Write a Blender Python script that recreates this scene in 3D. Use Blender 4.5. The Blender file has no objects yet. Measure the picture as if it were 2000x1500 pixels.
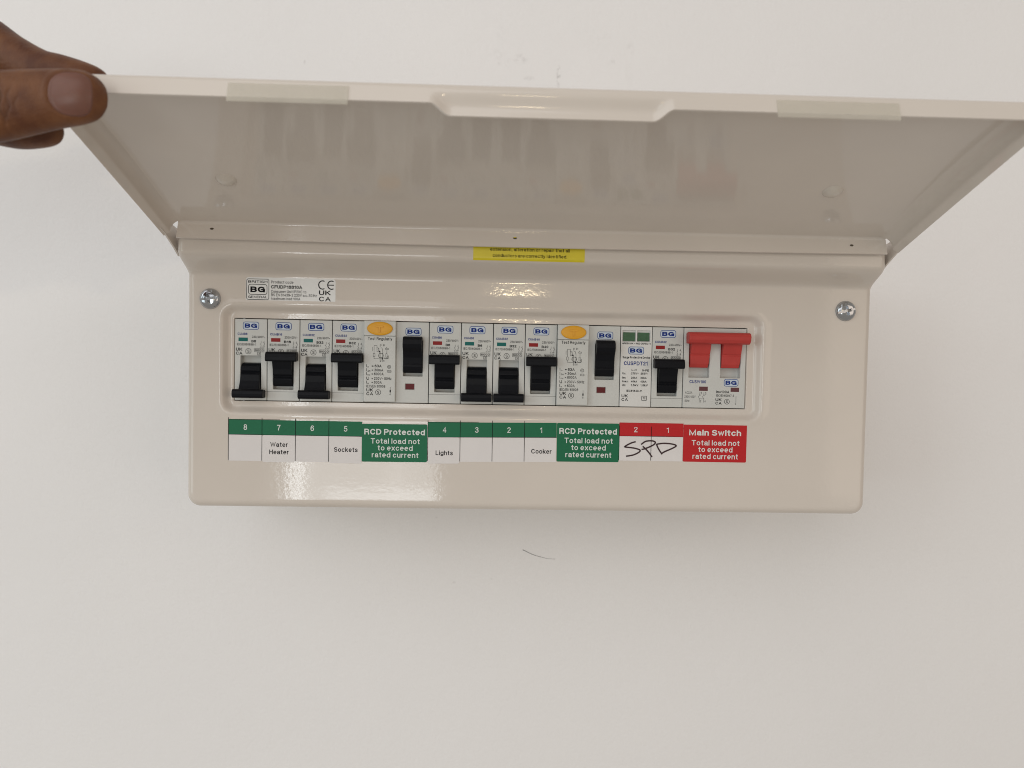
import bpy, bmesh, math, random
from mathutils import Vector, Matrix
random.seed(7)
S = bpy.context.scene
COL = S.collection
MM = 0.001

# ------------------------------------------------------------------ camera, world, lamps, exposure
cd = bpy.data.cameras.new('camera'); cam = bpy.data.objects.new('camera', cd); COL.objects.link(cam)
cd.sensor_width = 36.0; cd.lens = 27.0; cd.clip_start = 0.01; cd.clip_end = 50
cd.dof.use_dof = True; cd.dof.focus_distance = 0.428; cd.dof.aperture_fstop = 11.0
rt = Vector((0.9993397, -0.0310692, 0.0188364)); fw = Vector((0.0317080, 0.9988974, -0.0346186)); up = Vector((-0.0177400, 0.0351930, 0.9992231))
cam.matrix_world = Matrix(((rt.x, up.x, -fw.x, -0.002725), (rt.y, up.y, -fw.y, -0.428799), (rt.z, up.z, -fw.z, 0.003947), (0, 0, 0, 1)))
S.camera = cam
W = bpy.data.worlds.new('World'); S.world = W; W.use_nodes = True
bg = W.node_tree.nodes['Background']; bg.inputs[0].default_value = (1.0, 0.915, 0.81, 1); bg.inputs[1].default_value = 0.31
S.view_settings.view_transform = 'Standard'; S.view_settings.look = 'None'; S.view_settings.exposure = 0.17; S.view_settings.gamma = 1.0
S.cycles.filter_width = 1.0


def area(name, loc, to, sx, sz, L, col):
    l = bpy.data.lights.new(name, 'AREA'); l.shape = 'RECTANGLE'; l.size = sx; l.size_y = sz
    l.energy = L * sx * sz * math.pi; l.color = col
    o = bpy.data.objects.new(name, l); COL.objects.link(o); o.location = loc
    d = Vector(to) - Vector(loc); o.rotation_euler = d.to_track_quat('-Z', 'Y').to_euler()
    return o


# glazed door of the room (behind the camera, to the left and lower), the warm ceiling lamp, the pale ceiling overhead
def pane(x0, x1, z0, z1, L, col=(0.93, 0.98, 1.0), y=-3.4):
    area('window_light', ((x0 + x1) / 2, y, (z0 + z1) / 2), ((x0 + x1) / 2, 0, (z0 + z1) / 2), x1 - x0, z1 - z0, L, col)


pane(-0.965, -0.245, -0.92, 0.24, 3.7)
pane(-0.985, -0.905, -0.92, 0.20, 7.0, y=-3.39)
pane(-1.045, -0.985, -0.90, 0.18, 1.1)
pane(-0.80, -0.25, -0.735, -0.665, 4.0, y=-3.385)
pane(-0.47, -0.415, -0.92, 0.22, 0.9, y=-3.38)
area('ceiling_lamp', (0.165, -4.0, 0.300), (0.165, 0, 0.300), 0.26, 0.085, 62.0, (1.0, 0.80, 0.50))
area('ceiling_light', (-1.2, -1.75, 1.45), (-0.05, 0.1, 0.0), 3.0, 2.2, 1.05, (0.97, 0.972, 1.0))
area('warm_fill_light', (2.1, -2.3, 0.35), (0.1, 0.1, 0.0), 1.7, 1.9, 1.0, (1.0, 0.83, 0.69))  # added warm fill on the right, lifts the wall and softens the shadow
area('left_fill_light', (-2.1, -1.55, 0.25), (0.0, 0.1, 0.0), 1.3, 1.6, 1.7, (0.84, 0.97, 1.0))  # added cool fill to brighten the left side, not an actual window


# ------------------------------------------------------------------ materials
def mat(name, col, rough=0.5, spec=0.5, metal=0.0, coat=0.0, var=0.0, vscale=60, bump=0.0, bscale=400, bdist=0.0001, sss=0.0):
    m = bpy.data.materials.new(name); m.use_nodes = True
    nt = m.node_tree; b = nt.nodes['Principled BSDF']
    b.inputs['Base Color'].default_value = (*col, 1); b.inputs['Roughness'].default_value = rough
    b.inputs['Specular IOR Level'].default_value = spec; b.inputs['Metallic'].default_value = metal
    b.inputs['Coat Weight'].default_value = coat; b.inputs['Coat Roughness'].default_value = 0.06
    tc = nt.nodes.new('ShaderNodeTexCoord')
    if var:
        n = nt.nodes.new('ShaderNodeTexNoise'); n.inputs['Scale'].default_value = vscale; n.inputs['Detail'].default_value = 5
        nt.links.new(tc.outputs['Object'], n.inputs['Vector'])
        mr = nt.nodes.new('ShaderNodeMapRange'); mr.inputs[3].default_value = 1 - var; mr.inputs[4].default_value = 1 + var
        mr.inputs[1].default_value = 0.3; mr.inputs[2].default_value = 0.7
        nt.links.new(n.outputs['Fac'], mr.inputs[0])
        mx = nt.nodes.new('ShaderNodeVectorMath'); mx.operation = 'SCALE'; mx.inputs[0].default_value = col
        nt.links.new(mr.outputs[0], mx.inputs['Scale']); nt.links.new(mx.outputs[0], b.inputs['Base Color'])
    if bump:
        n2 = nt.nodes.new('ShaderNodeTexNoise'); n2.inputs['Scale'].default_value = bscale; n2.inputs['Detail'].default_value = 2
        nt.links.new(tc.outputs['Object'], n2.inputs['Vector'])
        bp = nt.nodes.new('ShaderNodeBump'); bp.inputs['Strength'].default_value = bump; bp.inputs['Distance'].default_value = bdist
        nt.links.new(n2.outputs['Fac'], bp.inputs['Height']); nt.links.new(bp.outputs[0], b.inputs['Normal'])
    if sss:
        b.inputs['Subsurface Weight'].default_value = sss; b.inputs['Subsurface Radius'].default_value = (1, .35, .2); b.inputs['Subsurface Scale'].default_value = 0.0007
    return m


M = {}
M['enamel'] = mat('cream_enamel', (0.635, 0.578, 0.522), 0.06, 0.41, var=0.015, vscale=30, bump=1.0, bscale=430, bdist=0.000019)
M['plastic'] = mat('grey_plastic', (0.555, 0.56, 0.54), 0.42, 0.4, var=0.02, vscale=120, bump=0.3, bscale=2500, bdist=0.00003)
M['pale_plastic'] = mat('pale_plastic', (0.66, 0.655, 0.64), 0.4, 0.4, var=0.015)
M['black'] = mat('black_plastic', (0.003, 0.0037, 0.0062), 0.42, 0.17, bump=0.3, bscale=2500, bdist=0.00003)
M['hole'] = mat('hole_shade', (0.10, 0.08, 0.06), 0.8, 0.1)  # brown stands for the shade inside the lip holes
M['dark'] = mat('dark_inside', (0.012, 0.011, 0.01), 0.8, 0.2)
M['red_plastic'] = mat('red_plastic', (0.46, 0.043, 0.037), 0.45, 0.4, var=0.05, vscale=150, bump=0.3, bscale=2500, bdist=0.00003)
M['orange'] = mat('orange_plastic', (0.72, 0.35, 0.018), 0.42, 0.4, var=0.03, vscale=200)
M['ink'] = mat('black_ink', (0.010, 0.010, 0.011), 0.7, 0.1)
M['grey_ink'] = mat('grey_ink', (0.10, 0.10, 0.10), 0.7, 0.1)
M['blue_ink'] = mat('blue_ink', (0.012, 0.035, 0.20), 0.7, 0.1)
M['badge'] = mat('pale_badge', (0.53, 0.60, 0.68), 0.5, 0.4)
M['teal'] = mat('teal_flag', (0.008, 0.125, 0.115), 0.4, 0.15)
M['red_flag'] = mat('red_flag', (0.26, 0.018, 0.018), 0.4, 0.15)
M['dull_red'] = mat('dull_red_flag', (0.115, 0.018, 0.02), 0.4, 0.15)
M['maroon'] = mat('maroon_flag', (0.12, 0.045, 0.05), 0.4, 0.2)
M['green_pane'] = mat('green_pane', (0.045, 0.115, 0.06), 0.2, 0.5, var=0.12, vscale=300)
M['green_paper'] = mat('green_sticker', (0.010, 0.135, 0.062), 0.45, 0.22, var=0.03, vscale=60)
M['red_paper'] = mat('red_sticker', (0.47, 0.016, 0.020), 0.45, 0.22, var=0.03, vscale=60)
M['paper'] = mat('white_sticker', (0.70, 0.672, 0.665), 0.5, 0.3, var=0.015, vscale=80)
M['silver_paper'] = mat('glossy_sticker', (0.74, 0.74, 0.73), 0.16, 0.5)
M['white_ink'] = mat('white_ink', (0.68, 0.70, 0.68), 0.5, 0.3)
M['yellow'] = mat('yellow_sticker', (0.66, 0.55, 0.018), 0.35, 0.45, var=0.03, vscale=60)
M['marker'] = mat('marker_ink', (0.030, 0.008, 0.012), 0.4, 0.4)
M['chrome'] = mat('zinc_screw', (0.46, 0.48, 0.51), 0.15, 0.5, metal=1.0, bump=0.4, bscale=900, bdist=0.00008)
M['rubber'] = mat('clear_bumper', (0.60, 0.55, 0.49), 0.08, 0.5)
M['nail'] = mat('fingernail', (0.165, 0.074, 0.054), 0.36, 0.35, var=0.06, vscale=160, sss=0.15)

# yellowed adhesive tape, slightly see-through
m = mat('old_tape', (0.70, 0.665, 0.57), 0.35, 0.4, var=0.03, vscale=90)
nt = m.node_tree; b = nt.nodes['Principled BSDF']; b.inputs['Alpha'].default_value = 0.26
M['tape'] = m

# skin: brown, blotchy, with fine creases
m = mat('brown_skin', (0.27, 0.125, 0.07), 0.52, 0.26, sss=0.05)
nt = m.node_tree; b = nt.nodes['Principled BSDF']; tc = nt.nodes['Texture Coordinate']
n = nt.nodes.new('ShaderNodeTexNoise'); n.inputs['Scale'].default_value = 95; n.inputs['Detail'].default_value = 6
cr = nt.nodes.new('ShaderNodeValToRGB'); e = cr.color_ramp.elements
e[0].position = 0.33; e[0].color = (0.088, 0.029, 0.013, 1); e[1].position = 0.68; e[1].color = (0.172, 0.070, 0.028, 1)
nt.links.new(tc.outputs['Object'], n.inputs['Vector']); nt.links.new(n.outputs['Fac'], cr.inputs[0]); at_ = nt.nodes.new('ShaderNodeAttribute'); at_.attribute_name = 'crease'
mxs = nt.nodes.new('ShaderNodeMix'); mxs.data_type = 'RGBA'; mxs.inputs['B'].default_value = (0.05, 0.017, 0.009, 1)
mq = nt.nodes.new('ShaderNodeMath'); mq.operation = 'MULTIPLY'; mq.inputs[1].default_value = 0.75; nt.links.new(at_.outputs['Fac'], mq.inputs[0])
nt.links.new(mq.outputs[0], mxs.inputs['Factor']); nt.links.new(cr.outputs[0], mxs.inputs['A']); nt.links.new(mxs.outputs['Result'], b.inputs['Base Color'])
n3 = nt.nodes.new('ShaderNodeTexNoise'); n3.inputs['Scale'].default_value = 900; n3.inputs['Detail'].default_value = 4
v3 = nt.nodes.new('ShaderNodeTexVoronoi'); v3.inputs['Scale'].default_value = 1100
nt.links.new(tc.outputs['Object'], n3.inputs['Vector']); nt.links.new(tc.outputs['Object'], v3.inputs['Vector'])
ad = nt.nodes.new('ShaderNodeMath'); ad.operation = 'ADD'; nt.links.new(n3.outputs['Fac'], ad.inputs[0]); nt.links.new(v3.outputs['Distance'], ad.inputs[1])
bp = nt.nodes.new('ShaderNodeBump'); bp.inputs['Strength'].default_value = 0.5; bp.inputs['Distance'].default_value = 0.00018
nt.links.new(ad.outputs[0], bp.inputs['Height']); nt.links.new(bp.outputs[0], b.inputs['Normal'])
M['skin'] = m

# painted wall: roller stipple, faint patchiness, a few grey scuffs above the lid
m = mat('painted_wall', (0.80, 0.788, 0.787), 0.62, 0.3)
nt = m.node_tree; b = nt.nodes['Principled BSDF']; tc = nt.nodes['Texture Coordinate']


def node(t, **k):
    x = nt.nodes.new(t)
    for a, v in k.items(): setattr(x, a, v)
    return x


n1 = node('ShaderNodeTexNoise'); n1.inputs['Scale'].default_value = 5; n1.inputs['Detail'].default_value = 4
n2 = node('ShaderNodeTexNoise'); n2.inputs['Scale'].default_value = 420; n2.inputs['Detail'].default_value = 3
n4 = node('ShaderNodeTexNoise'); n4.inputs['Scale'].default_value = 26; n4.inputs['Detail'].default_value = 3
for x in (n1, n2, n4): nt.links.new(tc.outputs['Object'], x.inputs['Vector'])
mr = node('ShaderNodeMapRange'); mr.inputs[1].default_value = 0.3; mr.inputs[2].default_value = 0.7; mr.inputs[3].default_value = 0.985; mr.inputs[4].default_value = 1.015
nt.links.new(n1.outputs['Fac'], mr.inputs[0])
base = node('ShaderNodeVectorMath', operation='SCALE'); base.inputs[0].default_value = (0.80, 0.788, 0.787); nt.links.new(mr.outputs[0], base.inputs['Scale'])
# scuffs: (x, z, rx, rz, strength) in metres on the wall
sc = [(.0019, .2213, .0035, .0085, .16), (.0011, .2077, .0050, .0045, .22), (.0071, .2022, .0022, .0036, .45), (.0160, .2045, .0050, .0040, .62), (.0012, .2013, .0018, .0016, .4),
      (.0204, .1917, .0050, .0026, .5), (.0414, .1937, .0016, .0085, 1.25), (.0665, .2200, .010, .010, .14), (.0790, .2040, .0050, .0030, .42), (.0892, .2139, .004, .006, .25),
      (.0514, .1974, .006, .004, .12), (-.1286, .1980, .0010, .0020, .9), (.0896, .1985, .004, .010, .12), (-.0233, -.1512, .0012, .0012, .6), (-.0362, -.1064, .0010, .0010, .7), (.0024, -.1485, .0012, .0008, .5)]
last = None
n5 = node('ShaderNodeTexNoise'); n5.inputs['Scale'].default_value = 330; n5.inputs['Detail'].default_value = 5; nt.links.new(tc.outputs['Object'], n5.inputs['Vector'])
for (x, z, rx, rz, s) in sc:
    sb = node('ShaderNodeVectorMath', operation='SUBTRACT'); sb.inputs[1].default_value = (x, 0, z); nt.links.new(tc.outputs['Object'], sb.inputs[0])
    ml = node('ShaderNodeVectorMath', operation='MULTIPLY'); ml.inputs[1].default_value = (1 / rx, 0, 1 / rz); nt.links.new(sb.outputs[0], ml.inputs[0])
    ln = node('ShaderNodeVectorMath', operation='LENGTH'); nt.links.new(ml.outputs[0], ln.inputs[0])
    q = node('ShaderNodeMapRange'); q.inputs[1].default_value = 0.2; q.inputs[2].default_value = 1.15; q.inputs[3].default_value = s; q.inputs[4].default_value = 0; nt.links.new(ln.outputs['Value'], q.inputs[0])
    if last is None: last = q.outputs[0]
    else:
        a = node('ShaderNodeMath', operation='ADD'); nt.links.new(last, a.inputs[0]); nt.links.new(q.outputs[0], a.inputs[1]); last = a.outputs[0]
th = node('ShaderNodeMapRange'); th.inputs[1].default_value = 0.44; th.inputs[2].default_value = 0.68; th.inputs[3].default_value = 0; th.inputs[4].default_value = 1; nt.links.new(n5.outputs['Fac'], th.inputs[0])
mu = node('ShaderNodeMath', operation='MULTIPLY'); nt.links.new(last, mu.inputs[0]); nt.links.new(th.outputs[0], mu.inputs[1])
m2 = node('ShaderNodeMath', operation='MULTIPLY', use_clamp=True); m2.inputs[1].default_value = 0.42; nt.links.new(mu.outputs[0], m2.inputs[0])
mix = node('ShaderNodeMix', data_type='RGBA'); mix.inputs['B'].default_value = (0.30, 0.27, 0.265, 1)
nt.links.new(m2.outputs[0], mix.inputs['Factor']); nt.links.new(base.outputs[0], mix.inputs['A']); nt.links.new(mix.outputs['Result'], b.inputs['Base Color'])
b1 = node('ShaderNodeBump'); b1.inputs['Strength'].default_value = 0.8; b1.inputs['Distance'].default_value = 0.00025; nt.links.new(n2.outputs['Fac'], b1.inputs['Height'])
b2 = node('ShaderNodeBump'); b2.inputs['Strength'].default_value = 0.5; b2.inputs['Distance'].default_value = 0.0012; nt.links.new(n4.outputs['Fac'], b2.inputs['Height'])
nt.links.new(b2.outputs[0], b1.inputs['Normal']); nt.links.new(b1.outputs[0], b.inputs['Normal'])
M['wall'] = m


# ------------------------------------------------------------------ helpers (millimetres in, metres out)
def mesh(name, verts, faces, material, smooth=False):
    me = bpy.data.meshes.new(name); me.from_pydata([(x * MM, y * MM, z * MM) for x, y, z in verts], [], faces)
    me.materials.append(M[material] if isinstance(material, str) else material)
    if smooth: me.polygons.foreach_set('use_smooth', [True] * len(me.polygons))
    me.update(); return me


def obj(name, me, parent=None, bevel=0.0, seg=2, loc=(0, 0, 0), label=None):
    o = bpy.data.objects.new(name, me); COL.objects.link(o); o.location = [c * MM for c in loc]
    if parent: o.parent = parent
    if bevel:
        bv = o.modifiers.new('bevel', 'BEVEL'); bv.width = bevel * MM; bv.segments = seg; bv.limit_method = 'ANGLE'; bv.angle_limit = math.radians(35)
        bv.harden_normals = False
    if label: o['label'] = label
    return o


def thing(name, label, cat, loc=(0, 0, 0), group=None):
    o = bpy.data.objects.new(name, None); COL.objects.link(o); o.location = [c * MM for c in loc]; o.empty_display_size = 0.01
    o['label'] = label; o['category'] = cat
    if group: o['group'] = group
    return o


def fix_normals(me):
    bm = bmesh.new(); bm.from_mesh(me); bmesh.ops.recalc_face_normals(bm, faces=bm.faces); bm.to_mesh(me); bm.free(); return me


class Geo:
    def __init__(s): s.v = []; s.f = []

    def box(s, x0, x1, y0, y1, z0, z1):
        n = len(s.v); s.v += [(x, y, z) for x in (x0, x1) for y in (y0, y1) for z in (z0, z1)]
        s.f += [[n + i for i in q] for q in ((0, 1, 3, 2), (4, 6, 7, 5), (0, 4, 5, 1), (2, 3, 7, 6), (0, 2, 6, 4), (1, 5, 7, 3))]

    def prism_x(s, prof, x0, x1):            # profile (y, z) extruded along x
        n = len(s.v); k = len(prof)
        s.v += [(x0, y, z) for y, z in prof] + [(x1, y, z) for y, z in prof]
        s.f += [[n + i, n + (i + 1) % k, n + k + (i + 1) % k, n + k + i] for i in range(k)]
        s.f += [[n + i for i in range(k)][::-1], [n + k + i for i in range(k)]]

    def prism_y(s, prof, y0, y1):            # outline (x, z) extruded along y
        n = len(s.v); k = len(prof)
        s.v += [(x, y0, z) for x, z in prof] + [(x, y1, z) for x, z in prof]
        s.f += [[n + i, n + (i + 1) % k, n + k + (i + 1) % k, n + k + i] for i in range(k)]
        s.f += [[n + i for i in range(k)][::-1], [n + k + i for i in range(k)]]

    def mesh(s, name, material, smooth=False): return fix_normals(mesh(name, s.v, s.f, material, smooth))


# flat printing: pieces in the x-z plane, seen from -y
def E_(cx, cz, rx, rz, a0, a1):
    n = max(5, int(abs(a1 - a0) / 20))
    return [(cx + rx * math.cos(math.radians(a0 + (a1 - a0) * i / n)), cz + rz * math.sin(math.radians(a0 + (a1 - a0) * i / n))) for i in range(n + 1)]


O_ = E_(.25, .36, .25, .36, 0, 360)
# a plain grotesque drawn as strokes: width, strokes (cap height 1, x-height .72)
GL = {
    'A': (.68, [(0, 0), (.34, 1), (.68, 0)], [(.12, .32), (.56, .32)]),
    'B': (.58, [(0, 0), (0, 1), (.32, 1)] + E_(.32, .76, .23, .24, 90, -90) + [(0, .52)], [(.3, .52)] + E_(.32, .26, .26, .26, 90, -90) + [(0, 0)]),
    'C': (.66, E_(.34, .5, .34, .5, 38, 322)), 'D': (.62, [(0, 0), (0, 1), (.26, 1)] + E_(.26, .5, .36, .5, 90, -90) + [(0, 0)]),
    'E': (.54, [(.54, 1), (0, 1), (0, 0), (.55, 0)], [(0, .53), (.5, .53)]), 'F': (.5, [(.5, 1), (0, 1), (0, 0)], [(0, .5), (.44, .5)]),
    'G': (.68, E_(.35, .5, .35, .5, 40, 330) + [(.68, .46), (.38, .46)], [(.68, .4), (.68, 0)]), 'H': (.58, [(0, 0), (0, 1)], [(.58, 0), (.58, 1)], [(0, .53), (.58, .53)]),
    'I': (0, [(0, 0), (0, 1)]), 'K': (.6, [(0, 0), (0, 1)], [(.56, 1), (0, .36)], [(.2, .58), (.6, 0)]), 'L': (.46, [(0, 1), (0, 0), (.46, 0)]),
    'M': (.8, [(0, 0), (0, 1), (.40, .04), (.8, 1), (.8, 0)]), 'N': (.58, [(0, 0), (0, 1), (.58, 0), (.58, 1)]), 'O': (.7, E_(.35, .5, .35, .5, 0, 360)),
    'P': (.56, [(0, 0), (0, 1), (.3, 1)] + E_(.3, .73, .26, .27, 90, -90) + [(0, .46)]), 'R': (.6, [(0, 0), (0, 1), (.32, 1)] + E_(.32, .75, .25, .25, 90, -90) + [(0, .5)], [(.34, .5)] + E_(.34, .3, .22, .2, 90, 0) + [(.58, 0)]),
    'S': (.58, E_(.29, .755, .26, .245, 28, 270) + E_(.29, .255, .29, .255, 88, -155)), 'T': (.58, [(0, 1), (.58, 1)], [(.29, 1), (.29, 0)]), 'U': (.58, [(0, 1), (0, .3)] + E_(.29, .3, .29, .3, 180, 360) + [(.58, 1)]),
    'V': (.64, [(0, 1), (.32, 0), (.64, 1)]), 'W': (.96, [(0, 1), (.24, 0), (.48, 1), (.72, 0), (.96, 1)]), 'X': (.6, [(0, 0), (.6, 1)], [(0, 1), (.6, 0)]),
    'a': (.46, [(.03, .53)] + E_(.23, .53, .21, .19, 160, 0) + [(.44, .1), (.48, 0)], [(.44, .42), (.2, .38)] + E_(.19, .19, .19, .19, 90, 270) + [(.3, .02), (.44, .15)]),
    'b': (.5, [(0, 0), (0, 1)], O_), 'c': (.47, E_(.25, .36, .25, .36, 42, 318)), 'd': (.5, [(.5, 0), (.5, 1)], O_), 'e': (.5, [(0, .37), (.49, .37)] + E_(.25, .36, .25, .36, 4, 300)),
    'f': (.26, [(.27, 1)] + E_(.25, .86, .14, .14, 90, 180) + [(.11, 0)], [(0, .72), (.26, .72)]), 'g': (.5, O_, [(.5, .72), (.5, -.02)] + E_(.25, -.04, .25, .2, 0, -150)),
    'h': (.45, [(0, 0), (0, 1)], [(0, .46)] + E_(.225, .48, .225, .24, 170, 0) + [(.45, 0)]), 'i': (0, [(0, 0), (0, .72)], [(0, .97), (0, 1)]), 'k': (.44, [(0, 0), (0, 1)], [(.42, .72), (0, .27)], [(.16, .44), (.44, 0)]),
    'l': (0, [(0, 0), (0, 1)]), 'm': (.78, [(0, 0), (0, .72)], [(0, .48)] + E_(.195, .5, .195, .22, 170, 0) + [(.39, 0)], [(.39, .48)] + E_(.585, .5, .195, .22, 170, 0) + [(.78, 0)]),
    'n': (.45, [(0, 0), (0, .72)], [(0, .46)] + E_(.225, .48, .225, .24, 170, 0) + [(.45, 0)]), 'o': (.5, O_), 'p': (.5, [(0, -.25), (0, .72)], O_), 'r': (.25, [(0, 0), (0, .72)], [(0, .42)] + E_(.24, .44, .24, .28, 170, 95)),
    's': (.42, E_(.21, .545, .185, .175, 25, 270) + E_(.21, .185, .21, .185, 88, -155)), 't': (.26, [(.12, .94), (.12, .14)] + E_(.24, .14, .12, .14, 180, 265), [(0, .72), (.26, .72)]),
    'u': (.45, [(0, .72), (0, .24)] + E_(.225, .24, .225, .24, 180, 350) + [(.45, .3)], [(.45, .72), (.45, 0)]), 'v': (.46, [(0, .72), (.23, 0), (.46, .72)]), 'w': (.7, [(0, .72), (.175, 0), (.35, .72), (.525, 0), (.7, .72)]),
    'x': (.44, [(0, 0), (.44, .72)], [(0, .72), (.44, 0)]), 'y': (.46, [(0, .72), (.23, .02)], [(.46, .72), (.2, -.1), (.13, -.24), (.02, -.24)]), 'z': (.42, [(0, .72), (.42, .72), (0, 0), (.43, 0)]),
    '0': (.48, E_(.24, .5, .24, .5, 0, 360)), '1': (.28, [(0, .76), (.16, .8), (.26, 1), (.26, 0)]), '2': (.5, E_(.25, .73, .24, .27, 172, -22) + [(.14, .24), (.01, 0), (.5, 0)]),
    '3': (.5, E_(.24, .765, .22, .235, 160, -90), E_(.24, .265, .26, .265, 90, -160)), '4': (.52, [(.38, 0), (.38, 1), (0, .27), (.52, .27)]), '5': (.5, [(.46, 1), (.09, 1), (.03, .52)] + E_(.24, .32, .26, .32, 125, -155)),
    '6': (.5, E_(.25, .31, .25, .31, 0, 360), [(0, .34)] + E_(.27, .56, .27, .44, 180, 38)), '7': (.5, [(0, 1), (.5, 1), (.3, .55), (.18, 0)]), '8': (.5, E_(.25, .765, .22, .235, 0, 360), E_(.25, .265, .25, .265, 0, 360)),
    '9': (.5, E_(.25, .69, .25, .31, 0, 360), [(.5, .66)] + E_(.23, .44, .27, .44, 0, -142)), '.': (0, [(0, 0), (0, .02)]), ',': (.04, [(.04, .02), (0, -.14)]), ':': (0, [(0, 0), (0, .02)], [(0, .6), (0, .62)]),
    '-': (.26, [(0, .36), (.26, .36)]), '+': (.44, [(0, .4), (.44, .4)], [(.22, .18), (.22, .62)]), '=': (.44, [(0, .28), (.44, .28)], [(0, .54), (.44, .54)]), '/': (.26, [(0, -.02), (.26, 1.02)]),
    '~': (.42, [(0, .36), (.1, .46), (.3, .32), (.42, .42)]), '!': (0, [(0, 1), (0, .34)], [(0, 0), (0, .02)]), '\u2014': (.7, [(0, .38), (.7, .38)]), '\u0394': (.6, [(0, 0), (.3, 1), (.6, 0), (0, 0)]),
}
_cache = {}


def ribbon(pts, w, cap):
    closed = math.hypot(pts[0][0] - pts[-1][0], pts[0][1] - pts[-1][1]) < 1e-6
    if closed: pts = pts[:-1]
    elif cap:
        pts = list(pts)
        for i, j in ((0, 1), (-1, -2)):
            d = Vector((pts[i][0] - pts[j][0], pts[i][1] - pts[j][1])).normalized() * cap
            pts[i] = (pts[i][0] + d.x, pts[i][1] + d.y)
    k = len(pts); out = []
    for i, (x, z) in enumerate(pts):
        a = pts[i - 1] if (i or closed) else pts[i]; c = pts[(i + 1) % k] if (i < k - 1 or closed) else pts[i]
        d1 = Vector((x - a[0], z - a[1])); d2 = Vector((c[0] - x, c[1] - z))
        d1 = d1.normalized() if d1.length > 1e-9 else d2.normalized(); d2 = d2.normalized() if d2.length > 1e-9 else d1
        t = d1 + d2; t = t.normalized() if t.length > 1e-6 else d1
        nn = Vector((-t.y, t.x)); m_ = min(1.9, 1 / max(0.3, abs(nn.dot(Vector((-d1.y, d1.x))))))
        out += [(x + nn.x * w / 2 * m_, z + nn.y * w / 2 * m_), (x - nn.x * w / 2 * m_, z - nn.y * w / 2 * m_)]
    fs = [[2 * i, 2 * i + 1, 2 * i + 3, 2 * i + 2] for i in range(k - 1)]
    if closed: fs.append([2 * k - 2, 2 * k - 1, 1, 0])
    return out, fs


def glyphs(t, bold):
    """Strokes of a line of text at cap height 1: vertices (x, z, layer), faces, width."""
    if (t, bold) in _cache: return _cache[(t, bold)]
    w = .138 + .055 * bold; V = []; F = []; x = 0.0
    for ch in t:
        if ch == ' ': x += .30; continue
        g = GL[ch]
        for k, st in enumerate(g[1:]):
            pts = [(x + w / 2 + a * 1.0, w / 2 + b_ * (1 - w)) for a, b_ in st]
            vs, fs = ribbon(pts, w, w / 2 if len(st) < 8 or True else 0)
            n = len(V); V += [(a, b_, 2 * k + 1.5 * i / len(vs)) for i, (a, b_) in enumerate(vs)]; F += [[n + i for i in q] for q in fs]
        x += g[0] + w + .15 - .03 * bold
    _cache[(t, bold)] = (V, F, max(v[0] for v in V))
    return _cache[(t, bold)]


def cap_height(): return 1.0


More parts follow.
